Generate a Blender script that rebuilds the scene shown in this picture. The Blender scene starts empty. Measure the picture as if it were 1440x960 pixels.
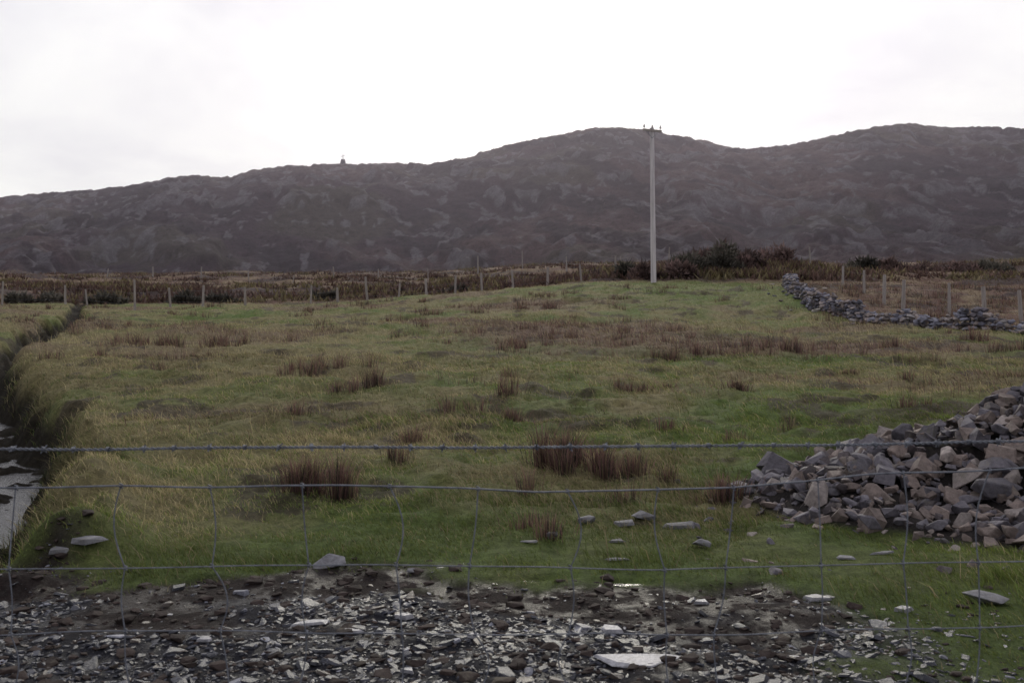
import bpy, bmesh, math, random
import numpy as np
from mathutils import Vector, Matrix
random.seed(4); rng=np.random.default_rng(7)
S=bpy.context.scene
# ---------------------------------------------------------------- noise
PERM=rng.permutation(256); VAL=rng.random(256)
def vn(x,y,seed=0):
    x=np.asarray(x,float)+seed*17.31; y=np.asarray(y,float)+seed*9.17
    xi=np.floor(x).astype(int); yi=np.floor(y).astype(int)
    fx=x-xi; fy=y-yi; fx=fx*fx*(3-2*fx); fy=fy*fy*(3-2*fy)
    def h(a,b): return VAL[PERM[(PERM[a&255]+b)&255]]
    return (h(xi,yi)*(1-fx)+h(xi+1,yi)*fx)*(1-fy)+(h(xi,yi+1)*(1-fx)+h(xi+1,yi+1)*fx)*fy
def fbm(x,y,o=4,seed=0):
    s=0;a=.5;t=0
    for i in range(o):
        s=s+a*vn(x*2**i,y*2**i,seed+i*3); t+=a; a*=.5
    return s/t
def ss(a,b,x):
    t=np.clip((x-a)/(b-a),0,1); return t*t*(3-2*t)
def mixc(a,b,f):
    return a*(1-f[...,None])+b*f[...,None]
C=lambda *a: np.array(a,float)
# ---------------------------------------------------------------- terrain
DY=[0,5,7,8,9.2,12,16,24,30,45,62,90]
DX=[-4.2,-4.4,-4.65,-4.95,-5.2,-6.25,-8.45,-13.0,-14.9,-19.9,-27,-40]
def ditchx(y): return np.interp(y,DY,DX)+(fbm(y*.6,y*0,2,5)-.5)*.6
def ditch(x,y):
    xc=ditchx(y)
    w=np.interp(y,[5,12,20,30,45,60],[1.2,1.45,1.5,.9,.9,.6])
    dep=np.interp(y,[5,12,20,30,45,60,70],[.9,1.1,1.05,.75,.75,.45,0])
    d=np.abs(x-xc)+ (fbm(x*1.6,y*1.6,3,8)-.5)*.6
    return (1-ss(.34*w,1.02*w,d)),dep
def base(x,y):
    z=np.where(y>8,.04*(y-8),0.0)
    z=z+1.3*ss(36,63,y)*ss(-14,9,x)
    z=z+1.6*ss(60,140,y)
    z=np.where(y>150, z-.055*(y-150), z)
    return np.maximum(z,-3) if np.ndim(z) else max(float(z),-3)
def pile(x,y):
    r=np.sqrt(((x-5.9)/3.95)**2+((y-8.9)/2.3)**2)
    r=r+(fbm(x*1.3,y*1.3,3,21)-.5)*.2
    return 1.36*np.clip(1-r,0,1)**1.25
def gravel(x,y):
    e=6.5-.12*np.clip(x,0,3)+(fbm(x*1.1,y*1.1,4,31)-.5)*1.5
    g=1-ss(-.12,.12,y-e)
    right=ss(1.5,2.4,x+ (fbm(x*1.7,y*2.2,3,33)-.5)*1.8)*ss(3.6,4.9,y)
    return g*(1-.93*right)
PUD=[(.75,6.25,.30,.06),(.15,6.32,.25,.05),(1.25,4.72,.3,.06),(-1.3,4.9,.2,.04),(.35,5.55,.2,.04)]
def puddle(x,y):
    m=0
    for cx,cy,rx,ry in PUD: m=np.maximum(m,np.exp(-(((x-cx)/rx)**2+((y-cy)/ry)**2)))
    return m
def height(x,y):
    x=np.asarray(x,float); y=np.asarray(y,float)
    g=gravel(x,y)
    z=base(x,y)
    amp=ss(5.5,16,y)
    z=z+(fbm(x*.16,y*.16,3,1)-.5)*.55*ss(14,40,y)
    z=z+(fbm(x*.8,y*.8,3,2)-.5)*.30*amp
    z=z+(fbm(x*3.0,y*3.0,3,3)-.45)*.16*(1-g)*ss(5,9,y)
    z=z+(fbm(x*2.2,y*2.2,4,4)-.5)*.10*g + .025*(1-g)*(1-ss(8,12,y))
    rough=ss(60,75,y)
    z=z+rough*(fbm(x*.12,y*.12,4,6)-.45)*1.8
    z=z+.7*np.exp(-(((x-15)/9)**2+((y-74)/7)**2))
    p,dep=ditch(x,y)
    z=z-p*dep
    q=np.abs(np.abs(x-ditchx(y))-1.45)
    z=z+.34*(1-ss(0,.7,q))*(1-ss(8.5,11,y))*ss(.38,.68,fbm(x*1.3,y*1.3,2,9))
    z=z+p*(fbm(x*3.5,y*3.5,3,10)-.5)*.30
    z=z+.8*pile(x,y)
    z=z-.03*puddle(x,y)
    return z
def H(x,y): return float(height(np.array([x]),np.array([y]))[0])

GREEN=C(.115,.165,.042); GREEN2=C(.142,.168,.055); STRAW=C(.40,.335,.18); TAN=C(.26,.215,.11)
RUST=C(.165,.102,.084); MUD=C(.030,.022,.020); SLATE=C(.024,.024,.031)
WALLX=([28,30,32,36,39.5,45,54,62,80],[40,22,16.5,14.9,14.0,13.9,15.2,17.3,22])
def zones(x,y):
    n1=fbm(x*.22,y*.22,4,41); n2=fbm(x*.9,y*.9,3,42)
    far=ss(9,28,y)
    straw=np.clip(.13+.58*far+(n1-.5)*2.3+(n2-.5)*1.6,0,1)
    straw*=ss(6.8,9,y)
    lefts=ss(-1.0,-3.8,x)*ss(6.5,8,y)*(1-ss(25,40,y)); straw=np.clip(straw+.45*lefts,0,1)
    t=x/np.maximum(y,1)
    b=ss(22,27,y)*(1-ss(46,58,y))*ss(-.16,0.0,t)
    rust=np.clip(b*.85*ss(.38,.66,fbm(x*.13,y*.13,3,44))+ .7*ss(.58,.74,n1)*far,0,1)
    cg=ss(44,50,y)*(1-ss(62,66,y))*ss(5,9,x)*(1-ss(15,18,x))
    rust*=1-cg; straw*=1-.7*cg
    wallx=np.interp(y,*WALLX)
    out=np.maximum(ss(62,66,y), ss(-.3,.4,x-wallx)*ss(27,29,y))
    return straw,rust,out,n1,n2
def gcol(x,y):
    straw,rust,out,n1,n2=zones(x,y)
    c=mixc(GREEN*.8*np.ones(x.shape+(3,)),GREEN2*.85,ss(.35,.65,n2))
    c=mixc(c,TAN*.8,straw*.8); c=mixc(c,RUST*.85,rust*.8)
    m=mixc(C(.14,.088,.068)*np.ones(x.shape+(3,)),C(.20,.15,.095),ss(.4,.62,n2))
    m=mixc(m,C(.055,.040,.042),ss(.48,.60,n1)*.9)
    c=mixc(c,m,out)
    md=ss(.60,.68,fbm(x*.8,y*.5,4,47))*ss(4,6,x)*(1-ss(30,36,y))*(y>10)
    c=mixc(c,C(.07,.055,.04),md*.9)
    md=ss(.62,.68,fbm(x*1.2,y*.9,4,147))*(y>8)*(y<60)
    c=mixc(c,C(.07,.055,.04),md*.8)
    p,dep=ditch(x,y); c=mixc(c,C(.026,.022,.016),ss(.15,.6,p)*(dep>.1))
    g=gravel(x,y)
    gm=mixc(MUD*np.ones(x.shape+(3,)),SLATE,ss(.42,.56,fbm(x*.9,y*1.5,3,48)+ .25*(5.6-y)))
    c=mixc(c,gm,g)
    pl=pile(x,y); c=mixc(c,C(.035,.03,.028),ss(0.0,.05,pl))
    return c
# ---------------------------------------------------------------- helpers
def mesh_obj(name,V,F,mat,col=None,smooth=False,parent=None):
    V=np.asarray(V,np.float32); F=np.asarray(F,np.int32)
    me=bpy.data.meshes.new(name)
    k=F.shape[1]
    me.vertices.add(len(V)); me.vertices.foreach_set('co',V.ravel())
    me.loops.add(F.size); me.loops.foreach_set('vertex_index',F.ravel())
    me.polygons.add(len(F)); me.polygons.foreach_set('loop_start',np.arange(0,F.size,k,dtype=np.int32))
    me.update(calc_edges=True)
    me.polygons.foreach_set('use_smooth',np.full(len(F),bool(smooth)))
    if col is not None:
        a=me.color_attributes.new(name='Col',type='FLOAT_COLOR',domain='POINT')
        if col.shape[1]==3: col=np.hstack([col,np.ones((len(col),1))])
        a.data.foreach_set('color',col.astype(np.float32).ravel())
    me.materials.append(mat); me.validate()
    ob=bpy.data.objects.new(name,me); S.collection.objects.link(ob)
    if parent: ob.parent=parent
    return ob
def empty(name,loc=(0,0,0)):
    e=bpy.data.objects.new(name,None); e.location=loc; S.collection.objects.link(e); return e
class N:
    def __init__(s,name):
        s.m=bpy.data.materials.new(name); s.m.use_nodes=True; s.t=s.m.node_tree; s.t.nodes.clear()
        s.out=s.n('ShaderNodeOutputMaterial')
    def n(s,t,**k):
        o=s.t.nodes.new(t)
        for a,b in k.items(): setattr(o,a,b)
        return o
    def l(s,a,b): s.t.links.new(a,b)
    def noise(s,scale,detail=5,rough=.6,vec=None,dist=0):
        o=s.n('ShaderNodeTexNoise'); o.inputs['Scale'].default_value=scale; o.inputs['Detail'].default_value=detail
        o.inputs['Roughness'].default_value=rough; o.inputs['Distortion'].default_value=dist
        s.l(vec if vec else s.obj(),o.inputs['Vector']); return o.outputs['Fac']
    def obj(s):
        if not hasattr(s,'tc'): s.tc=s.n('ShaderNodeTexCoord')
        return s.tc.outputs['Object']
    def ramp(s,fac,pts):
        r=s.n('ShaderNodeValToRGB'); s.l(fac,r.inputs[0]); e=r.color_ramp.elements
        while len(e)<len(pts): e.new(.5)
        for i,(p,c) in enumerate(pts): e[i].position=p; e[i].color=(c if len(c)==4 else (*c,1))
        return r.outputs[0]
    def mix(s,f,a,b,mode='MIX'):
        m=s.n('ShaderNodeMix',data_type='RGBA',blend_type=mode)
        for v,i in ((f,0),(a,6),(b,7)):
            if hasattr(v,'is_linked') or hasattr(v,'links'): s.l(v,m.inputs[i])
            elif isinstance(v,(int,float)) : m.inputs[i].default_value=v
            else: m.inputs[i].default_value=(*v,1)
        return m.outputs[2]
    def bump(s,h,strength,dist):
        b=s.n('ShaderNodeBump'); b.inputs['Strength'].default_value=strength; b.inputs['Distance'].default_value=dist
        s.l(h,b.inputs['Height']); return b.outputs[0]
    def bsdf(s,col,rough=.9,nor=None,spec=.3,metal=0):
        p=s.n('ShaderNodeBsdfPrincipled')
        if hasattr(col,'links'): s.l(col,p.inputs['Base Color'])
        else: p.inputs['Base Color'].default_value=(*col,1)
        if hasattr(rough,'links'): s.l(rough,p.inputs['Roughness'])
        else: p.inputs['Roughness'].default_value=rough
        p.inputs['Specular IOR Level'].default_value=spec; p.inputs['Metallic'].default_value=metal
        if nor: s.l(nor,p.inputs['Normal'])
        s.l(p.outputs[0],s.out.inputs[0]); return p
    def attr(s):
        a=s.n('ShaderNodeAttribute',attribute_name='Col'); return a
# ground
g=N('ground_mat'); a=g.attr()
f1=g.noise(9,8,.7); f2=g.noise(60,4,.7)
c=g.mix(1,a.outputs['Color'],g.ramp(f1,[(.3,(.5,.5,.5)),(.7,(1.5,1.5,1.5))]),'MULTIPLY')
c=g.mix(1,c,g.ramp(f2,[(.3,(.6,.6,.6)),(.7,(1.35,1.35,1.4))]),'MULTIPLY')
wet=g.mix(1,a.outputs['Alpha'],g.ramp(g.noise(3,5,.7),[(.46,(0,)*3),(.58,(1,)*3)]),'MULTIPLY')
rr=g.ramp(wet,[(0,(.95,)*3),(1,(.34,)*3)])
g.bsdf(c,rr,g.bump(g.noise(30,8,.8),1.0,.05),.14)
M_ground=g.m
# foliage
def foliage(name,tr=.35,rough=.7):
    g=N(name); a=g.attr()
    d=g.n('ShaderNodeBsdfDiffuse'); t=g.n('ShaderNodeBsdfTranslucent'); gl=g.n('ShaderNodeBsdfGlossy'); gl.inputs['Roughness'].default_value=.5
    gl.inputs['Color'].default_value=(.6,.6,.6,1)
    m=g.n('ShaderNodeMixShader'); m.inputs[0].default_value=tr
    m2=g.n('ShaderNodeMixShader'); m2.inputs[0].default_value=.03
    n=g.noise(3,3); c=g.mix(1,a.outputs['Color'],g.ramp(n,[(.3,(.8,.8,.8)),(.7,(1.2,1.2,1.2))]),'MULTIPLY')
    g.l(c,d.inputs[0]); g.l(c,t.inputs[0])
    g.l(d.outputs[0],m.inputs[1]); g.l(t.outputs[0],m.inputs[2]); g.l(m.outputs[0],m2.inputs[1]); g.l(gl.outputs[0],m2.inputs[2])
    g.l(m2.outputs[0],g.out.inputs[0]); return g.m
M_grass=foliage('grass_blades'); M_rush=foliage('rush_stems',.25); M_gorse=foliage('gorse_leaves',.2)
# stone
def stone(name,rough,spec,bs=.6,sc=25):
    g=N(name); a=g.attr()
    c=g.mix(1,a.outputs['Color'],g.ramp(g.noise(sc,8,.7),[(.3,(.55,.53,.52)),(.5,(1,1,1)),(.72,(1.45,1.42,1.38))]),'MULTIPLY')
    c=g.mix(g.ramp(g.noise(7,6,.7),[(.55,(0,)*3),(.66,(.5,)*3)]),c,(.11,.10,.075)) if name!='wet_slate' else c
    g.bsdf(c,rough,g.bump(g.noise(sc*1.6,8,.7),bs,.02),spec); return g.m
M_stone=stone('fieldstone',.75,.35); M_chip=stone('wet_slate',.32,.42,.5,40); M_wall=stone('lichened_stone',.9,.2,.6,8)
# water
g=N('water'); g.bsdf((.03,.03,.03),.14,g.bump(g.noise(9,4,.7),.6,.05),.4); M_water=g.m
# wood, metal
g=N('weathered_wood'); mp=g.n('ShaderNodeMapping'); mp.inputs['Scale'].default_value=(12,12,.8); g.l(g.obj(),mp.inputs[0])
g.bsdf(g.ramp(g.noise(2,6,.7,mp.outputs[0]),[(.3,(.19,.165,.155)),(.7,(.34,.31,.29))]),.85,None,.2); M_wood=g.m
g=N('pole_wood'); mp=g.n('ShaderNodeMapping'); mp.inputs['Scale'].default_value=(8,8,.25); g.l(g.obj(),mp.inputs[0])
g.bsdf(g.ramp(g.noise(2,6,.7,mp.outputs[0]),[(.3,(.28,.26,.27)),(.7,(.64,.60,.62))]),.8,None,.2); M_pole=g.m
g=N('galvanised_wire'); g.bsdf(g.ramp(g.noise(30,4),[(.3,(.085,.09,.11)),(.7,(.20,.215,.25))]),.6,None,.35,.1); M_wire=g.m
g=N('porcelain'); g.bsdf((.35,.33,.32),.3,None,.5); M_porc=g.m
# ---------------------------------------------------------------- ground sheet
ys=np.concatenate([np.linspace(-12,2.5,24,endpoint=False),np.geomspace(2.5,150,640,endpoint=False),np.geomspace(150,4000,40)])
hw=np.maximum(12,4+.78*ys)
NU=1000; u=np.linspace(-1,1,NU); u=u*(.75+.25*u**2)
X=u[None,:]*hw[:,None]; Y=np.repeat(ys[:,None],NU,1)
Z=height(X,Y); 
R=len(ys); idx=np.arange(R*NU).reshape(R,NU)
F=np.stack([idx[:-1,:-1],idx[:-1,1:],idx[1:,1:],idx[1:,:-1]],-1).reshape(-1,4)
col=gcol(X.ravel(),Y.ravel()); al=gravel(X,Y).ravel()[:,None]
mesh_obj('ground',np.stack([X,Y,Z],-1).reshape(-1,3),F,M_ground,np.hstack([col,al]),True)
# ditch water and puddles
wy=np.linspace(4,22,90); wx=ditchx(wy); wz=base(wx,wy)-np.interp(wy,[5,12,20],[.9,1.1,1.05])+np.interp(wy,[8,14,18],[.10,.10,.0])
V=[];
for k in (-.7,.7): V.append(np.stack([wx+k,wy,wz],-1))
V=np.concatenate(V); n=len(wy)
F=[[i,n+i,n+i+1,i+1] for i in range(n-1)]
mesh_obj('stream_water',V,F,M_water,None,True)
def disc(name,cx,cy,rx,ry,z):
    a=np.linspace(0,2*np.pi,40,endpoint=False); V=np.stack([cx+rx*np.cos(a),cy+ry*np.sin(a),a*0+z],-1)
    V=np.vstack([V,[[cx,cy,z]]]); return mesh_obj(name,V,[[i,(i+1)%40,40] for i in range(40)],M_water)
for (cx,cy,rx,ry) in PUD:
    zz=height(np.linspace(cx-rx,cx+rx,25),np.full(25,cy)); disc('puddle',cx,cy,rx*1.3,ry*1.8,float(np.percentile(zz,35)))
# ---------------------------------------------------------------- blades
def blades(x,y,z,h,w,col,lean,segs=2,wind=None,la=None):
    n=len(x); th=rng.uniform(0,2*np.pi,n)
    if la is None: la=rng.uniform(0,2*np.pi,n)
    if wind is not None: la=wind+rng.normal(0,.9,n)
    dx=np.cos(th)*w/2; dy=np.sin(th)*w/2
    L=lean*h; lx=np.cos(la)*L; ly=np.sin(la)*L
    P=np.stack([x,y,z-.01],-1); D=np.stack([dx,dy,0*dx],-1)
    Mid=P+np.stack([lx*.3,ly*.3,h*.6],-1); T=P+np.stack([lx,ly,h],-1)
    if segs==2:
        V=np.stack([P-D,P+D,Mid+D*.75,Mid-D*.75,T],1).reshape(-1,3); b=np.arange(n)[:,None]*5
        F=np.concatenate([b+[0,1,2],b+[0,2,3],b+[3,2,4]]); k=5
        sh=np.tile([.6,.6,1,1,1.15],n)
    else:
        V=np.stack([P-D,P+D,T],1).reshape(-1,3); b=np.arange(n)[:,None]*3
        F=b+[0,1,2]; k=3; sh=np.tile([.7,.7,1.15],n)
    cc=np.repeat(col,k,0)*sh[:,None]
    return V,F,cc
def cat(parts):
    V=[];F=[];c=[];o=0
    for v,f,q in parts: V.append(v);F.append(f+o);c.append(q);o+=len(v)
    return np.concatenate(V),np.concatenate(F),np.concatenate(c)
parts=[]
for (y0,y1,dens,seg) in ((4.0,9,3000,2),(9,14,1700,2),(14,24,520,2),(24,42,150,1),(42,70,50,1),(70,150,9,1)):
    area=.62*2*(y1*y1-y0*y0)/2+2*(y1-y0); n=int(area*dens)
    y=np.sqrt(rng.uniform(y0*y0,y1*y1,n)); x=rng.uniform(-1,1,n)*(.62*y+1)
    keep=rng.random(n)<np.clip(.25+2.4*(fbm(x*2.5,y*2.5,3,61)-.35),.05,1)
    gv=gravel(x+ (rng.random(n)-.5)*.3,y+(rng.random(n)-.5)*.3)
    keep&=rng.random(n)>gv*1.004
    p,dep=ditch(x,y); keep&=~((p>.80)&(dep>.3)); keep&=pile(x,y)<.02
    x=x[keep];y=y[keep];p=p[keep];gv=gv[keep];n=len(x)
    straw,rust,out,n1,n2=zones(x,y)
    r=rng.random(n); r2=rng.random(n)[:,None]
    c=GREEN*1.2*(.65+.7*r2)+C(.055,.028,0)*rng.random((n,1))
    isst=r<(.06+.62*straw); c[isst]=(STRAW*(.55+.75*r2))[isst]
    isr=(rng.random(n)<rust*.7); c[isr]=(RUST*(.7+.9*r2))[isr]
    iso=out>rng.random(n); c[iso]=((RUST*1.05*(.7+.8*r2)))[iso]
    iso2=iso&(rng.random(n)<.32); c[iso2]=(STRAW*.6*(.7+.6*r2))[iso2]
    mo=1-.40*ss(.48,.65,fbm(x*.5,y*.35,3,64)); c*=mo[:,None]
    tus=ss(.50,.72,fbm(x*1.1,y*1.1,3,62))
    h=rng.gamma(4,.0048,n)+.008+tus*.05*rng.random(n)+ .0006*y
    h=h*(1+.9*isst*rng.random(n)+1.8*isr*rng.random(n)+1.0*iso)
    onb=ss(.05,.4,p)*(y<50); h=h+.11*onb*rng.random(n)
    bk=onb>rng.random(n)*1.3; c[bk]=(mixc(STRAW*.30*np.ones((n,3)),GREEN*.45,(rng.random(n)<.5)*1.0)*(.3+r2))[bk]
    h=np.where((gv>.1)&(y<7.5),h*.6,h)
    lc=ss(.6,.75,fbm(x*.9,y*2.2,3,66))*(y<8); h=h*(1+1.5*lc*rng.random(n))
    w=np.where(y<14,.0030,.0030)+.00040*y; w=w*rng.uniform(.6,1.3,n)
    lean=rng.uniform(.3,1.8,n)
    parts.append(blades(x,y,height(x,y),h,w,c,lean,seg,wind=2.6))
n=9500; y=np.sqrt(rng.uniform(7.5**2,40**2,n)); x=rng.uniform(-1,1,n)*(.6*y+1)
straw,rust,out,n1,n2=zones(x,y); p,dep=ditch(x,y)
k=(rng.random(n)<np.clip((straw-.25)*1.6,.02,1))&(p<.7)&(pile(x,y)<.02); x=x[k];y=y[k];n=len(x)
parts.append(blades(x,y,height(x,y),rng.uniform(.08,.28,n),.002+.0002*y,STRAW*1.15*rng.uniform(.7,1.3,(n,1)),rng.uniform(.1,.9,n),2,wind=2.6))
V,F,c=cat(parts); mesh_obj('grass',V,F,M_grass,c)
# ---------------------------------------------------------------- rushes
def rush(t,d,h,w,n,name='rush_clump',dep=.5,pale=.18,make=True):
    cx,cy=t*d,d
    k=max(3,int(w*12)); lx=rng.normal(0,.45,k)*w; ly=rng.normal(0,.45,k)*w*dep; lh=rng.uniform(.6,1.1,k)
    li=rng.integers(0,k,n); r=np.abs(rng.normal(0,.06+.002*d,n)); a=rng.uniform(0,2*np.pi,n)
    x=cx+lx[li]+np.cos(a)*r; y=cy+ly[li]+np.sin(a)*r
    hh=h*lh[li]*rng.uniform(.4,1.1,n)*1.25
    c=RUST*np.array([1.0,.92,.98])*rng.uniform(.5,1.6,(n,1)); pl=rng.random(n)<pale; c[pl]=STRAW*.65*rng.uniform(.6,1.2,(pl.sum(),1))
    dk=rng.random(n)<.2; c[dk]=C(.05,.05,.038)
    v,f,cc=blades(x,y,height(x,y),hh,.003+.00028*d,c,rng.uniform(.03,.2,n)+r*2.2,2,None,a+rng.normal(0,.4,n))
    if make: return mesh_obj(name,v,f,M_rush,cc)
    return v,f,cc
for q in [(-.212,9.0,.33,.12,340),(-.195,9.05,.37,.12,380),(-.178,8.95,.37,.12,400),(.030,10.5,.42,.22,420),(.055,10.3,.40,.32,560),(.085,10.0,.32,.4,560),(.112,9.9,.30,.3,380),(.125,10.1,.20,.3,240),
          (-.096,11.7,.26,.3,240),(-.057,14.4,.28,.35,260),(-.136,18.1,.42,.25,240),(-.193,20.8,.32,.9,420),(-.205,19.6,.36,.5,260),
          (.018,8.95,.26,.10,120),(.218,8.8,.26,.2,260),(.205,8.9,.14,.2,120),(.164,9.4,.22,.13,120),(.110,8.6,.17,.10,110),
          (.036,7.4,.20,.10,140),(.022,7.75,.14,.13,110),(.118,17.2,.22,.35,220),(.221,17,.27,.3,240),(.157,12.4,.22,.15,120),(.236,12.1,.17,.25,160),
          (-.011,16,.34,.3,140),(.01,13.7,.2,.4,260),(-.343,26.7,.45,1.1,480),(-.293,27.3,.4,.9,350),(-.37,28,.35,.8,260),(-.171,17,.28,.35,200),(-.225,13.7,.2,.3,160),
          (-.11,10.4,.2,.2,150),(.382,26.5,.35,.35,130),(.457,29.5,.4,.5,180),(.50,25.5,.4,.7,260),(.27,25.5,.38,1.5,560),(.2,24.5,.34,1.3,420),(.15,23.5,.3,.8,280),
          (.40,14.5,.2,.3,150)]:
    rush(*q)
P=[]
for i in range(520):
    d=math.sqrt(random.uniform(10.5**2,58**2)); t=random.uniform(-.5,.56)
    x,y=np.array([t*d]),np.array([d]); st,ru,ou,_,_=zones(x,y)
    if random.random()>.16+1.0*ru[0] and ou[0]<.5: continue
    if ditch(x,y)[0][0]>.2: continue
    P.append(rush(t,d,random.uniform(.08,.24)+.003*d,random.uniform(.10,.5)*(1+d*.025),int(30+ random.random()*80),make=False))
V,F,c=cat(P); mesh_obj('rushes',V,F,M_rush,c)
# ---------------------------------------------------------------- rock templates
def template(npts,seed):
    r=random.Random(seed); bm=bmesh.new()
    for i in range(npts):
        v=Vector((r.gauss(0,1),r.gauss(0,1),r.gauss(0,1))).normalized()*r.uniform(.8,1.0)
        v=Vector((max(-.8,min(.8,v.x)),max(-.8,min(.8,v.y)),max(-.7,min(.7,v.z))))
        bm.verts.new(v)
    o=bmesh.ops.convex_hull(bm,input=bm.verts)
    bmesh.ops.delete(bm,geom=[v for v in bm.verts if not v.link_faces],context='VERTS')
    bmesh.ops.bevel(bm,geom=list(bm.edges),offset=.05,segments=1,affect='EDGES')
    bmesh.ops.triangulate(bm,faces=bm.faces)
    bm.verts.index_update(); V=np.array([v.co[:] for v in bm.verts]); F=np.array([[v.index for v in f.verts] for f in bm.faces])
    bm.free(); return V,F
TR=[template(random.choice([9,11,14,18]),i) for i in range(18)]
TS=[]
for i in range(14):
    r=random.Random(50+i); bm=bmesh.new(); k=r.choice([4,5,5,6]); a0=r.random()*6
    ring=[]
    for j in range(k):
        a=a0+2*math.pi*(j+r.uniform(-.33,.33))/k; m=r.uniform(.5,1.1); ring.append((math.cos(a)*m,math.sin(a)*m))
    for q in ring: bm.verts.new((*q,r.uniform(-1,-.6))); bm.verts.new((q[0]*r.uniform(.7,.98),q[1]*r.uniform(.7,.98),r.uniform(.3,1)))
    bmesh.ops.convex_hull(bm,input=bm.verts)
    bmesh.ops.delete(bm,geom=[v for v in bm.verts if not v.link_faces],context='VERTS')
    bmesh.ops.triangulate(bm,faces=bm.faces)
    bm.verts.index_update(); TS.append((np.array([v.co[:] for v in bm.verts]),np.array([[v.index for v in f.verts] for f in bm.faces]))); bm.free()
def rotm(ax,ay,az):
    return np.array(Matrix.Rotation(az,3,'Z')@Matrix.Rotation(ay,3,'Y')@Matrix.Rotation(ax,3,'X'))
def rock(T,pos,sc,rot,col):
    V,F=T; v=(V*np.array(sc))@rotm(*rot).T+np.array(pos)
    return v,F,np.tile(np.asarray(col),(len(v),1))
def scol(k=1.0):
    p=random.random()
    if p<.42: b=C(.15,.15,.172)
    elif p<.78: b=C(.21,.18,.16)
    elif p<.92: b=C(.10,.09,.095)
    else: b=C(.30,.28,.26)
    return b*random.uniform(.6,1.2)*k
# rubble pile
P=[]; cnt=0
while cnt<4800:
    x=random.uniform(1.3,8.2); y=random.uniform(6.3,11.3)
    m=float(pile(np.array([x]),np.array([y]))[0])
    if m<.012 and (random.random()>.045 or y>9.5): continue
    cnt+=1
    s=min(.19,max(.018,random.lognormvariate(math.log(.050),.58)))
    if m<.02: s=min(s,.07)
    T=random.choice(TR) if random.random()<.7 else random.choice(TS); flat=random.uniform(.35,.8)
    z=H(x,y)+m*.2+ s*flat*random.uniform(-.1,.65)-.02
    rz=random.uniform(0,6.3)
    P.append(rock(T,(x,y,z),(s*random.uniform(.9,1.5),s*random.uniform(.7,1.1),s*flat),(random.gauss(0,.5),random.gauss(0,.5),rz),scol(.86)*C(.97,.90,.92)))
V,F,c=cat(P); mesh_obj('rubble_pile',V,F,M_stone,c)
# slate chips of the track
nn=160000; X0=rng.uniform(-4.6,4.6,nn); Y0=rng.uniform(3.3,7.3,nn)
gvv=gravel(X0,Y0); dn=fbm(X0*.9,Y0*1.5,3,48)+.28*(5.5-Y0); pr=gvv*(.07+.93*ss(.42,.70,dn))*(1-.9*ss(.4,.7,puddle(X0,Y0)))
k=rng.random(nn)<pr*.42; X0=X0[k];Y0=Y0[k]; HZ=height(X0,Y0); R=[]
for x,y,z in zip(X0,Y0,HZ):
    s=min(.075,max(.004,random.lognormvariate(math.log(.0105),.68)))
    col=C(.028,.030,.042)*random.uniform(.5,1.7)
    if random.random()<.045: col=C(.16,.165,.20)*random.uniform(.7,1.5)
    if random.random()<.12: col=C(.06,.047,.040)
    th=s*random.uniform(.08,.3)
    R.append(rock(random.choice(TS),(x,y,z+th*.3),(s*random.uniform(1,1.7),s*random.uniform(.6,1),th),(random.gauss(0,.22),random.gauss(0,.22),random.uniform(0,6.3)),col))
V,F,c=cat(R); mesh_obj('slate_gravel',V,F,M_chip,c)
R=[]
for k in range(4200):
    x=random.uniform(-4.4,4.4); y=random.uniform(4.2,7.0); 
    if random.random()>float(gravel(np.array([x]),np.array([y]))[0]): continue
    s=min(.06,random.lognormvariate(math.log(.017),.6)); R.append(rock(random.choice(TR),(x,y,H(x,y)),(s*1.3,s,s*.6),(0,0,random.uniform(0,6)),MUD*random.uniform(.8,1.6)))
V,F,c=cat(R); mesh_obj('mud_clods',V,F,M_wall,c)
# bigger individual stones
for (t,d,sx,sy,sz,b,slab) in [(.124,4.83,.25,.12,.012,2.2,1),(.10,5.3,.085,.05,.012,2.0,1),(.475,5.75,.17,.10,.05,1.0,0),(.19,5.85,.07,.04,.012,1.7,1),
    (-.183,6.6,.14,.09,.085,1.2,0),(-.10,6.55,.05,.04,.02,1.0,0),(-.43,6.75,.16,.08,.02,1.1,1),(-.455,6.7,.1,.07,.02,.9,1),
    (.132,8.1,.13,.07,.05,1.0,0),(.11,7.9,.12,.06,.02,.9,1),(.075,7.85,.09,.06,.05,.8,0),(.165,7.75,.17,.08,.022,.7,1),
    (.018,7.25,.09,.04,.008,1.2,1),(.105,7.2,.1,.04,.010,1.0,1),(.108,6.75,.1,.03,.006,1.3,1),(.335,6.8,.09,.04,.008,1.2,1),(.375,6.9,.12,.04,.008,1.1,1),
    (.19,7.15,.09,.06,.05,.9,0),(.04,7.4,.06,.05,.05,.9,0),(-.205,5.4,.16,.05,.010,1.9,1),(-.16,5.25,.09,.03,.010,1.7,1),(-.11,5.6,.07,.04,.014,1.6,1),
    (-.105,4.75,.05,.03,.012,1.7,1),(-.04,5.15,.05,.03,.010,1.8,1),(.31,5.9,.1,.05,.014,1.2,1),(.285,4.9,.08,.03,.01,1.6,1),(-.31,5.1,.06,.03,.01,1.6,1),(.39,5.6,.08,.04,.014,1.1,1)]:
    x=t*d; col=C(.17,.17,.185)*b
    v,f,c=rock(random.choice(TS if slab else TR),(0,0,0),(sx,sy,sz),(random.gauss(.05,.06),random.gauss(0,.06),random.uniform(-.3,.3)),col)
    o=mesh_obj('flat_stone' if slab else 'boulder',v,f,M_chip if slab and d<6.4 else M_stone,c); o.location=(x,d,H(x,d)+sz*.3+(.010 if d<6.8 else .012))
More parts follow.
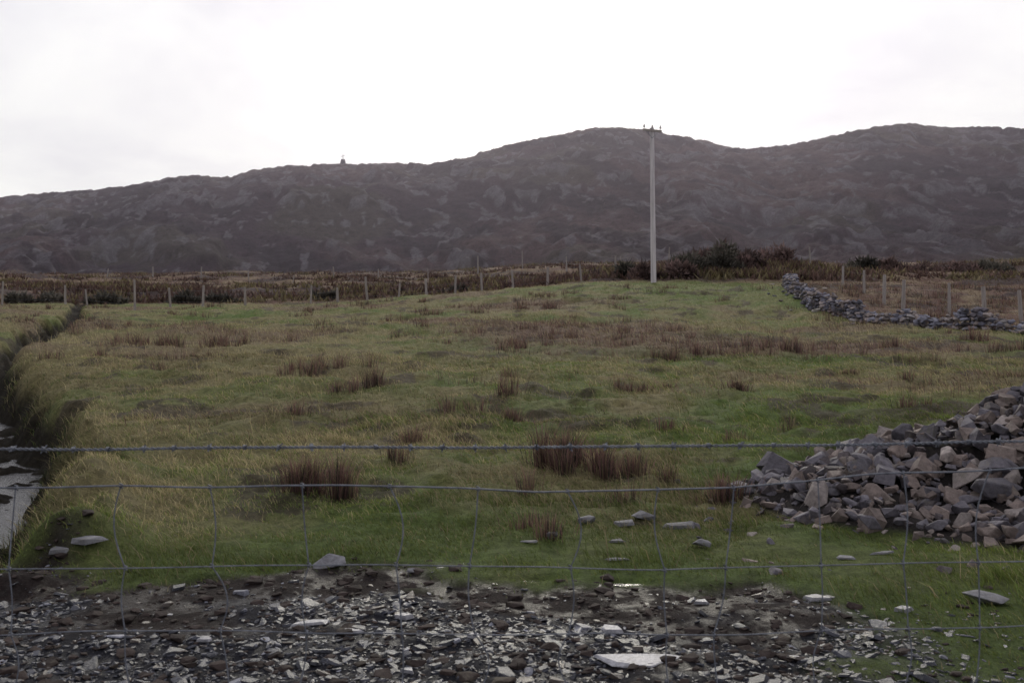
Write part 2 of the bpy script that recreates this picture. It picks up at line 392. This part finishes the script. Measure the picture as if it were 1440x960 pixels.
path=[(34,28.2),(22,30),(16.6,32),(15.0,36),(14.1,39.5),(13.9,45),(15.2,54),(17.3,62)]
P=[]
for (a,b) in zip(path[:-1],path[1:]):
    L=math.dist(a,b); n=int(L/.2)
    for i in range(n):
        f=i/n; x0=a[0]+(b[0]-a[0])*f; y0=a[1]+(b[1]-a[1])*f
        nx,ny=(b[1]-a[1])/L,-(b[0]-a[0])/L
        top=.54+.5*(float(vn(np.array([x0*.7]),np.array([y0*.7]),7)[0])-.5)
        z0=H(x0,y0); z=0.06
        while z<top:
            for sd in (-1,1):
                off=sd*(.24-.12*z)+random.gauss(0,.06)
                s=random.uniform(.08,.2)
                P.append(rock(random.choice(TR),(x0+nx*off+random.gauss(0,.05),y0+ny*off+random.gauss(0,.05),z0+z),(s*1.3,s,s*random.uniform(.5,.9)),(random.gauss(0,.3),random.gauss(0,.3),random.uniform(0,6.3)),scol(1.2)*C(1.0,1.0,1.1)))
            z+=.15
        if random.random()<.5:
            off=random.gauss(0,.7); s=random.uniform(.08,.2); P.append(rock(random.choice(TR),(x0+nx*off,y0+ny*off,H(x0+nx*off,y0+ny*off)+.04),(s*1.3,s,s*.7),(0,.2,random.uniform(0,6.3)),scol()))
V,F,c=cat(P); mesh_obj('dry_stone_wall',V,F,M_wall,c)
# ---------------------------------------------------------------- posts and fences
def tube(p,q,r0,r1,k=8,wob=0,cap=True):
    p=Vector(p);q=Vector(q);d=(q-p); zq=d.to_track_quat('Z','Y').to_matrix(); V=[];rings=4 if wob else 2
    for i in range(rings):
        f=i/(rings-1); c=p+d*f; r=r0+(r1-r0)*f
        for j in range(k):
            a=2*math.pi*j/k; rr=r*(1+random.uniform(-wob,wob)); V.append((c+zq@Vector((math.cos(a)*rr,math.sin(a)*rr,0)))[:])
    F=[]
    for i in range(rings-1):
        for j in range(k):
            A=i*k+j;B=i*k+(j+1)%k; F+= [[A,B,B+k],[A,B+k,A+k]]
    if cap:
        V.append(q[:]); c=len(V)-1; F+=[[ (rings-1)*k+j,(rings-1)*k+(j+1)%k,c] for j in range(k)]
    return np.array(V),np.array(F),np.zeros((len(V),3))
def fence(name,pts,wires=(.35,.7,1.05)):
    e=empty(name,(pts[0][0],pts[0][1],0)); P=[];W=[];prev=None
    for (x,y,h) in pts:
        z=H(x,y); lx,ly=random.gauss(0,.09),random.gauss(0,.09); r=random.uniform(.055,.09); h*=random.uniform(.95,1.22)
        P.append(tube((x,y,z-.2),(x+lx,y+ly,z+h),r*1.1,r*.85,8,.12))
        if prev:
            for wz in wires: W.append(tube((prev[0],prev[1],prev[2]+wz),(x,y,z+wz),.004,.004,3,0,False))
        prev=(x,y,z)
    V,F,_=cat(P); a=mesh_obj('posts',V,F,M_wood); V,F,_=cat(W); b=mesh_obj('wires',V,F,M_wire)
    for o in (a,b): o.parent=e; o.matrix_parent_inverse=Matrix.Translation((-pts[0][0],-pts[0][1],0))
def T(px): return (px-720)/1400
fence('field_fence',[(T(px)*d,d,h) for px,d,h in [(-120,60,1.3),(-55,60.5,1.3),(3,61,1.3),(92,61.5,1.25),(123,62,1.0),(190,56,1.6),(240,61,1.1),(285,62,1.25),(345,62.5,1.1),(437,63,1.2),(475,63.5,1.0),(517,64,1.3),(560,64.5,1.1),(600,65,1.2),(640,65.5,1.1),(678,66,1.35),(722,66.5,1.1),(770,67,1.2),(818,67.5,1.1),(866,68,1.2)]])
fence('moor_fence',[(T(px)*d,d,h) for px,d,h in [(150,118,1.2),(215,116,1.2),(283,114,1.3),(350,112,1.2),(412,111,1.2),(470,110,1.2),(532,109,1.2),(602,108,1.4),(672,106,1.8),(735,104,1.7),(797,102,1.8),(872,100,1.9),(940,97,2.2),(985,93,1.6),(1040,88,1.6),(1075,84,1.5),(1103,80,1.5),(1140,77,1.6)]])
fence('roadside_fence',[(T(px)*d,d,h) for px,d,h in [(1185,58,1.1),(1215,52,1.1),(1243,47,1.2),(1270,43.5,1.15),(1335,41,1.15),(1385,40,1.25),(1437,39,1.3),(1500,38,1.3),(1570,37,1.3)]],(.5,1.0))
# telegraph pole
d=62; px_=.1415*d; z0=H(px_,d); e=empty('utility_pole',(px_,d,z0))
def part(name,tb,mat): o=mesh_obj(name,tb[0],tb[1],mat,None,False); o.parent=e
ht=1.7+262/1400*d-z0
part('shaft',tube((0.05,0,-.5),(-.06,0,ht-.1),.175,.13,20,.02),M_pole)
def box(c,s,rz=0):
    v=np.array([[i,j,k] for i in(-1,1) for j in(-1,1) for k in(-1,1)],float)*np.array(s)/2
    v=v@rotm(0,0,rz).T+np.array(c)
    F=np.array([[0,1,3],[0,3,2],[4,6,7],[4,7,5],[0,4,5],[0,5,1],[2,3,7],[2,7,6],[0,2,6],[0,6,4],[1,5,7],[1,7,3]])
    return v,F,np.zeros((8,3))
part('crossarm',box((-.06,-.17,ht-.28),(1.35,.11,.13),.45),M_wood)
ins=[]
for k in (-.6,0.0,.6):
    cx,cy=-.06+k*math.cos(.45),-.17+k*math.sin(.45)
    ins.append(tube((cx,cy,ht-.22),(cx,cy,ht-.05),.015,.015,6)); ins.append(tube((cx,cy,ht-.12),(cx,cy,ht+.0),.07,.05,10)); ins.append(tube((cx,cy,ht+.0),(cx,cy,ht+.07),.04,.03,10))
part('insulators',cat(ins),M_porc)
part('braces',cat([tube((-.06+s*.4,-.14+s*.19,ht-.33),(-.06,-.14,ht-.75),.018,.018,6) for s in(-1,1)]),M_wire)
# gorse and scrub
def bush(t,d,w,h,n,c0,name='gorse_bush',dep=.6):
    cx,cy=t*d,d; lumps=[]
    for _ in range(int(9+w*4)):
        ox=random.gauss(0,.5)*w; k=max(.25,1-abs(ox)/w*.6)*random.uniform(.4,1.1); hh=h*k
        lumps.append((ox,random.gauss(0,.4)*w*dep,random.uniform(.1,.7)*hh,random.uniform(.15,.40)*hh+.05))
    li=rng.integers(0,len(lumps),n); L=np.array(lumps)[li]
    dr=rng.normal(size=(n,3)); dr/=np.linalg.norm(dr,axis=1)[:,None]; rad=L[:,3]*(.5+.75*rng.random(n)**1.3)
    c=L[:,:3]+dr*rad[:,None]*np.array([1.25,1.15,.9]); c[:,2]=np.abs(c[:,2])
    s=(.03+.0006*d)*rng.uniform(.5,1.6,n)
    t1=np.cross(dr,rng.normal(size=(n,3))); t1/=np.linalg.norm(t1,axis=1)[:,None]; tip=dr*1.8+rng.normal(size=(n,3))*.7+[0,0,.8]
    x,y=cx+c[:,0],cy+c[:,1]; c[:,2]+=height(x,y); c[:,0]=x;c[:,1]=y
    V=np.stack([c-t1*s[:,None],c+t1*s[:,None],c+tip*s[:,None]*1.5],1).reshape(-1,3)
    F=np.arange(3*n).reshape(-1,3)
    lc=rng.uniform(.5,1.7,(len(lumps),1))[li]
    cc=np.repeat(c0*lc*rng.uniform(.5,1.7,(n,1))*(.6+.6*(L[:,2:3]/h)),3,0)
    v2,f2,_=cat([tube((cx+l[0]*.3,cy+l[1]*.3,H(cx,cy)-.1),(cx+l[0],cy+l[1],H(cx+l[0],cy+l[1])+l[2]),.04,.015,5) for l in lumps])
    cb=np.tile(C(.05,.04,.035),(len(v2),1))
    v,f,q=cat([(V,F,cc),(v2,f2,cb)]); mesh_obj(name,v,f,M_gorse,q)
DG=C(.090,.082,.068); DB=C(.135,.092,.084)
for q in [(T(880),67,.6,1.9,1700,DG),(T(903),66,.6,1.5,1400,DB),(T(950),66,1.4,1.4,2300,DB),(T(965),68,1.2,1.9,2500,DG),(T(1015),69,1.6,2.2,3600,DG),(T(1048),72,1.6,1.9,2900,DB),
          (T(1000),76,2.8,2.3,4600,DB),(T(1090),76,2.0,1.9,3000,DB),(T(1125),82,2.0,1.6,2400,DG),(T(1228),88,1.7,2.5,2800,DG),(T(1205),90,1.5,1.7,1900,DG),(T(1255),86,1.6,1.5,1800,DB),(T(1165),86,2.2,1.5,2200,DB),
          (T(150),64,1.1,.95,1700,DG),(T(262),66,1.0,.85,1400,DG),(T(310),67,1.1,.9,1500,DG),(T(645),69,1.2,.7,1300,DG),(T(455),68,.9,.7,1000,DG),(T(725),71,.7,.5,600,DB),
          (T(20),65,1.1,.9,1500,DG),(T(70),66,.9,.8,1100,DG),(T(560),70,.7,.5,600,DB),(T(1300),92,2.4,1.5,2200,DB),(T(1400),96,2.4,1.5,2200,DG),(T(1350),90,2.2,1.4,2000,DB),(T(840),72,.8,.9,900,DB)]:
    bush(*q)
P=[]
for i in range(1300):   # low heather tufts over the moor
    d=random.uniform(66,148); t=random.uniform(-.6,.6)
    if i>750: d=random.uniform(66,84); t=random.gauss(.22,.06)
    if i>1100: d=random.uniform(68,90); t=random.uniform(-.5,.15)
    n=50; x=t*d+rng.normal(0,1.0,n); y=d+rng.normal(0,.5,n)
    c=(RUST*.62 if random.random()<.65 else TAN*.6)*rng.uniform(.5,1.5,(n,1))
    P.append(blades(x,y,height(x,y),rng.uniform(.15,.5,n)*(1.4 if i>750 else 1),rng.uniform(.1,.3,n),c,rng.uniform(.1,1,n),1))
V,F,c=cat(P); mesh_obj('heather',V,F,M_gorse,c)
# ---------------------------------------------------------------- hills
SK=[(-500,262),(-300,270),(-120,284),(0,278),(60,272),(130,268),(180,262),(240,250),(270,247),(320,250),(350,240),(400,234),(480,231),(540,230),(600,231),(660,222),(680,213),(720,203),(760,195),(800,187),(840,180),(880,180),(910,182),(940,190),(980,196),(1010,203),(1050,210),(1100,206),(1140,198),(1190,187),(1240,178),(1280,174),(1310,178),(1380,179),(1440,181),(1600,190),(1800,210),(2000,230)]
tt=np.linspace(-.82,.82,1300); e=np.interp(tt*1400+720,[a for a,b in SK],[(440-b)/1400 for a,b in SK])
ker=np.hanning(9); ker/=ker.sum(); e=np.convolve(np.pad(e,4,'edge'),ker,'valid')
s=np.concatenate([np.linspace(0,1.0,420),np.linspace(1.005,1.8,40)])
TT,SS=np.meshgrid(tt,s); YY=140+SS*320; XX=TT*YY
zb=2.0
p=.42*SS+.58*ss(.05,1.02,SS); p=np.where(SS>1,1-.5*(SS-1)**1.2,p)
Hh=e[None,:]*460+1.7
env=np.clip(SS*4,0,1)*np.where(SS<.85,1,np.clip(1-(SS-.85)/.15*.80,.18,1))
n1=fbm(XX*.010+YY*.008,YY*.008-XX*.006,4,71); n3=fbm(XX*.10+YY*.03,YY*.06,5,79)
kn=fbm(XX*.05+YY*.03,YY*.035-XX*.02,4,73)
vx=TT-(.235-.16*(1-SS)); val=np.exp(-(vx/.035)**2)*ss(.35,.9,SS)*(1-ss(.97,1.0,SS))
ZZ=zb+(Hh-zb)*p+env*((n1-.5)*13+(n3-.5)*4.6+ss(.5,.62,kn)*2.6)-val*6
ang=(ZZ-1.7)/YY; mx=ang[:440].max(0); corr=e/mx; ker=np.hanning(25); ker/=ker.sum(); corr=np.convolve(np.pad(corr,12,'edge'),ker,'valid')
ZZ=np.where(ZZ>0,(ZZ-1.7)*corr[None,:]+1.7,ZZ)
ZZ+=(fbm(XX*.35,YY*.35,4,83)-.5)*1.9*np.clip(SS*5,0,1)
Rr,Cc=ZZ.shape; idx=np.arange(Rr*Cc).reshape(Rr,Cc)
F=np.stack([idx[:-1,:-1],idx[:-1,1:],idx[1:,1:],idx[1:,:-1]],-1).reshape(-1,4)
cc=mixc(C(.056,.040,.052)*np.ones(TT.shape+(3,)),C(.090,.060,.064),ss(.35,.65,fbm(XX*.02+YY*.01,YY*.015,5,85)))
cc=mixc(cc,C(.076,.070,.055),ss(.52,.68,fbm(XX*.03,YY*.03,5,86))*.6)
cc=mixc(cc,C(.032,.024,.034),ss(.48,.62,fbm(XX*.07+YY*.04,YY*.03-XX*.015,5,88))*.8)
crag=ss(.50,.56,kn)*(1-ss(.58,.66,kn))*ss(.50,.58,fbm(XX*.16,YY*.12,5,91))*ss(.05,.3,SS)
crag=np.maximum(crag,ss(.65,.70,fbm(XX*.30+YY*.1,YY*.14-XX*.05,4,94)))
cc=mixc(cc,C(.17,.16,.18),crag*.65)
cc=mixc(cc,C(.135,.095,.085),ss(.82,1,SS)*.5)  # backlit rim painted in: warmer, lighter brown towards the ridge
g=N('hill_mat'); a=g.attr()
f=g.noise(.35,12,.8); f2=g.noise(1.6,8,.8); c=g.mix(1,a.outputs['Color'],g.ramp(f,[(.35,(.55,.55,.55)),(.52,(1,1,1)),(.70,(1.5,1.5,1.5))]),'MULTIPLY')
c=g.mix(1,c,g.ramp(f2,[(.35,(.7,.7,.7)),(.65,(1.3,1.3,1.3))]),'MULTIPLY')
g.bsdf(c,.95,g.bump(f,1.0,2.0),.1)
mesh_obj('hills',np.stack([XX,YY,ZZ],-1).reshape(-1,3),F,g.m,cc.reshape(-1,3),True)
# summit cairn with mast
ti=np.argmin(abs(tt-T(483))); si=np.argmax((ZZ[:,ti]-1.7)/YY[:,ti]); cx,cy,cz=XX[si,ti],YY[si,ti],ZZ[si,ti]
P=[]
for k in range(200):
    z=random.random()**.8*2.2; a=random.uniform(0,6.3); r=1.15-.25*z
    P.append(rock(random.choice(TR),(cx+math.cos(a)*r,cy+math.sin(a)*r,cz+z-.2),(.35,.3,.25),(random.random(),random.random(),a),C(.12,.11,.13)))
P.append(rock(TR[0],(cx,cy,cz+.8),(1.2,1.2,1.9),(0,0,0),C(.1,.1,.11)))
v,f,q=tube((cx,cy,cz+1.5),(cx,cy,cz+4.2),.13,.10,6); P.append((v,f,q+.1)); v,f,q=tube((cx-.9,cy,cz+3.3),(cx+.7,cy,cz+3.8),.09,.09,6); P.append((v,f,q+.1))
V,F,c=cat(P); mesh_obj('summit_cairn',V,F,M_wall,c)
# thin moisture haze in the air over the hills
g=N('haze_air'); vs=g.n('ShaderNodeVolumeScatter'); vs.inputs['Color'].default_value=(.92,.85,1,1); vs.inputs['Density'].default_value=.00042; vs.inputs['Anisotropy'].default_value=.6
g.l(vs.outputs[0],g.out.inputs['Volume'])
v,f,_=box((0,460,90),(1600,700,200)); mesh_obj('haze',v,f,g.m)
# ---------------------------------------------------------------- foreground wire fence
fe=empty('wire_fence',(0,3.4,0)); FY=3.4
def curve(name,lines,rad,mat=M_wire):
    cu=bpy.data.curves.new(name,'CURVE'); cu.dimensions='3D'; cu.bevel_depth=rad; cu.bevel_resolution=2
    for L in lines:
        sp=cu.splines.new('POLY'); sp.points.add(len(L)-1)
        for i,p in enumerate(L): sp.points[i].co=(p[0],p[1]-FY,p[2],1)
    cu.materials.append(mat); o=bpy.data.objects.new(name,cu); S.collection.objects.link(o); o.parent=fe; return o
def wob(x,s): return float(vn(np.array([x*2.3]),np.array([s*3.7]),s)[0]-.5)
def zbarb(x): return float(np.interp(x,[-3.2,-1.75,0,1.0,1.75,3.2],[1.25,1.235,1.243,1.25,1.262,1.27]))+.006*wob(x,1)
def znet(x,k):
    if k==0: return float(np.interp(x,[-3.2,-1.75,-.6,.1,.75,1.2,1.75,3.2],[1.12,1.105,1.108,1.092,1.108,1.145,1.172,1.20]))+.012*wob(x*1.5,2)
    b=[0,.822,.605,.40,.23,.10][k]; return b+ float(np.interp(x,[-1.8,-.5,.5,1.8],[.0,.012,-.004,.03]))+.03*wob(x,2+k)
xs=np.arange(-3.1,3.2,.006)
bl=[[(x,FY+.0032*math.cos(x*160+ph),zbarb(x)+.0032*math.sin(x*160+ph)) for x in xs] for ph in (0,math.pi)]
curve('barbed_strands',bl,.0026)
barbs=[]; x=-3.05
while x<3.1:
    z=zbarb(x)
    for k in range(2):
        a=random.uniform(0,3.14); dx=random.uniform(-.008,.008)
        dz,dy=math.sin(a)*.015,math.cos(a)*.015
        barbs.append([(x-dx,FY-dy,z-dz),(x,FY,z),(x+dx+.004,FY+dy,z+dz)])
    barbs.append([(x+.006*(i/6-1),FY+.0075*math.cos(i*1.3),z+.0075*math.sin(i*1.3)) for i in range(13)])
    x+=random.uniform(.10,.125)
curve('barbs',barbs,.0022)
stx=[T(p)*FY for p in (-230,-105,22,170,295,425,548,672,798,925,1032,1150,1270,1392,1515,1640)]
hz=[]
for k in range(6):
    hz.append([(x,FY+.012*wob(x*1.7,20+k),znet(x,k)) for x in np.arange(-3.1,3.15,.03)])
curve('net_line_wires',hz[:1],.0031); curve('net_line_wires_lower',hz[1:],.0022)
st=[];kn=[]
for i,x in enumerate(stx):
    L=[]; xo=0
    zs=[znet(x,k) for k in range(6)]
    for k in range(5):
        xo2=xo+random.gauss(0,.016)+(.012 if i in(4,6,9) else 0); 
        bow=random.gauss(0,.016)
        for f in np.linspace(0,1,8,endpoint=False):
            L.append((x+xo+(xo2-xo)*f+bow*math.sin(f*math.pi),FY+.01*math.sin(f*math.pi),zs[k]*(1-f)+zs[k+1]*f))
        kn.append([(x+xo+.006*math.cos(j*1.2),FY+.006*math.sin(j*1.2),zs[k]+.008*(j/4-1)) for j in range(9)])
        xo=xo2
    st.append(L)
curve('net_stay_wires',st,.0023); curve('net_knots',kn,.0025)
P=[tube((x,FY+.06,H(x,FY)-.3),(x+.02,FY+.06,1.38),.055,.05,14,.05) for x in (-3.05,3.1)]
V,F,_=cat(P); o=mesh_obj('posts',V-np.array([0,FY,0]),F,M_wood); o.parent=fe
# ---------------------------------------------------------------- light
az=math.radians(4); el=math.radians(20)
sd=Vector((math.sin(az)*math.cos(el),math.cos(az)*math.cos(el),math.sin(el)))
L=bpy.data.lights.new('sun','SUN'); L.energy=1.5; L.angle=math.radians(10); L.color=(1,.93,.82)
lo=bpy.data.objects.new('sun',L); lo.rotation_euler=sd.to_track_quat('Z','Y').to_euler(); S.collection.objects.link(lo)
W=bpy.data.worlds.new('World'); S.world=W; W.use_nodes=True; t=W.node_tree; t.nodes.clear()
def wn(ty,**k):
    o=t.nodes.new(ty)
    for a,b in k.items(): setattr(o,a,b)
    return o
out=wn('ShaderNodeOutputWorld'); bg=wn('ShaderNodeBackground'); bg.inputs[1].default_value=.1
sky=wn('ShaderNodeTexSky',sky_type='NISHITA',sun_disc=False,sun_elevation=el,sun_rotation=az)
tc=wn('ShaderNodeTexCoord'); sep=wn('ShaderNodeSeparateXYZ'); t.links.new(tc.outputs['Generated'],sep.inputs[0])
def math_(op,a,b=None):
    m=wn('ShaderNodeMath',operation=op)
    for i,v in enumerate((a,b)):
        if v is None: continue
        if isinstance(v,(int,float)): m.inputs[i].default_value=v
        else: t.links.new(v,m.inputs[i])
    return m.outputs[0]
zz=math_('ADD',math_('MAXIMUM',sep.outputs[2],0),.30)
cmb=wn('ShaderNodeCombineXYZ'); t.links.new(math_('DIVIDE',sep.outputs[0],zz),cmb.inputs[0]); t.links.new(math_('DIVIDE',sep.outputs[1],zz),cmb.inputs[1])
no=wn('ShaderNodeTexNoise'); no.inputs['Scale'].default_value=1.5; no.inputs['Detail'].default_value=8; no.inputs['Roughness'].default_value=.52; no.inputs['Distortion'].default_value=.4; t.links.new(cmb.outputs[0],no.inputs['Vector'])
rp=wn('ShaderNodeValToRGB'); t.links.new(no.outputs['Fac'],rp.inputs[0]); e=rp.color_ramp.elements
e[0].position=.36; e[0].color=(7.0,6.8,7.7,1); e[1].position=.62; e[1].color=(9.9,9.75,9.9,1)
dp=wn('ShaderNodeVectorMath',operation='DOT_PRODUCT'); dp.inputs[1].default_value=sd; t.links.new(tc.outputs['Generated'],dp.inputs[0])
mr=wn('ShaderNodeMapRange',interpolation_type='SMOOTHSTEP'); t.links.new(dp.outputs['Value'],mr.inputs[0])
for i,v in ((1,-.4),(2,1.0),(3,.76),(4,1.04)): mr.inputs[i].default_value=v
vm=wn('ShaderNodeVectorMath',operation='SCALE'); t.links.new(rp.outputs[0],vm.inputs[0]); t.links.new(mr.outputs[0],vm.inputs['Scale'])
gl=wn('ShaderNodeMapRange',interpolation_type='SMOOTHSTEP'); t.links.new(dp.outputs['Value'],gl.inputs[0])
for i,v in ((1,.93),(2,1.0),(3,0.0),(4,2.2)): gl.inputs[i].default_value=v
va=wn('ShaderNodeVectorMath',operation='ADD'); t.links.new(vm.outputs[0],va.inputs[0]); t.links.new(gl.outputs[0],va.inputs[1])
# the Nishita share is a small clear-sky tint behind the cloud
mx_=wn('ShaderNodeMix',data_type='RGBA'); mx_.inputs[0].default_value=.93; t.links.new(sky.outputs[0],mx_.inputs[6]); t.links.new(va.outputs[0],mx_.inputs[7])
t.links.new(mx_.outputs[2],bg.inputs[0]); t.links.new(bg.outputs[0],out.inputs[0])
# ---------------------------------------------------------------- camera
cam=bpy.data.cameras.new('Camera'); cam.lens=35; cam.sensor_width=36; cam.shift_y=-40/1440; cam.clip_end=8000; cam.clip_start=.05
cam.dof.use_dof=True; cam.dof.focus_distance=18; cam.dof.aperture_fstop=6.3
co=bpy.data.objects.new('Camera',cam); co.location=(0,0,1.7); co.rotation_euler=(math.radians(90),0,0); S.collection.objects.link(co); S.camera=co
S.view_settings.view_transform='Standard'; S.view_settings.look='None'; S.view_settings.exposure=0
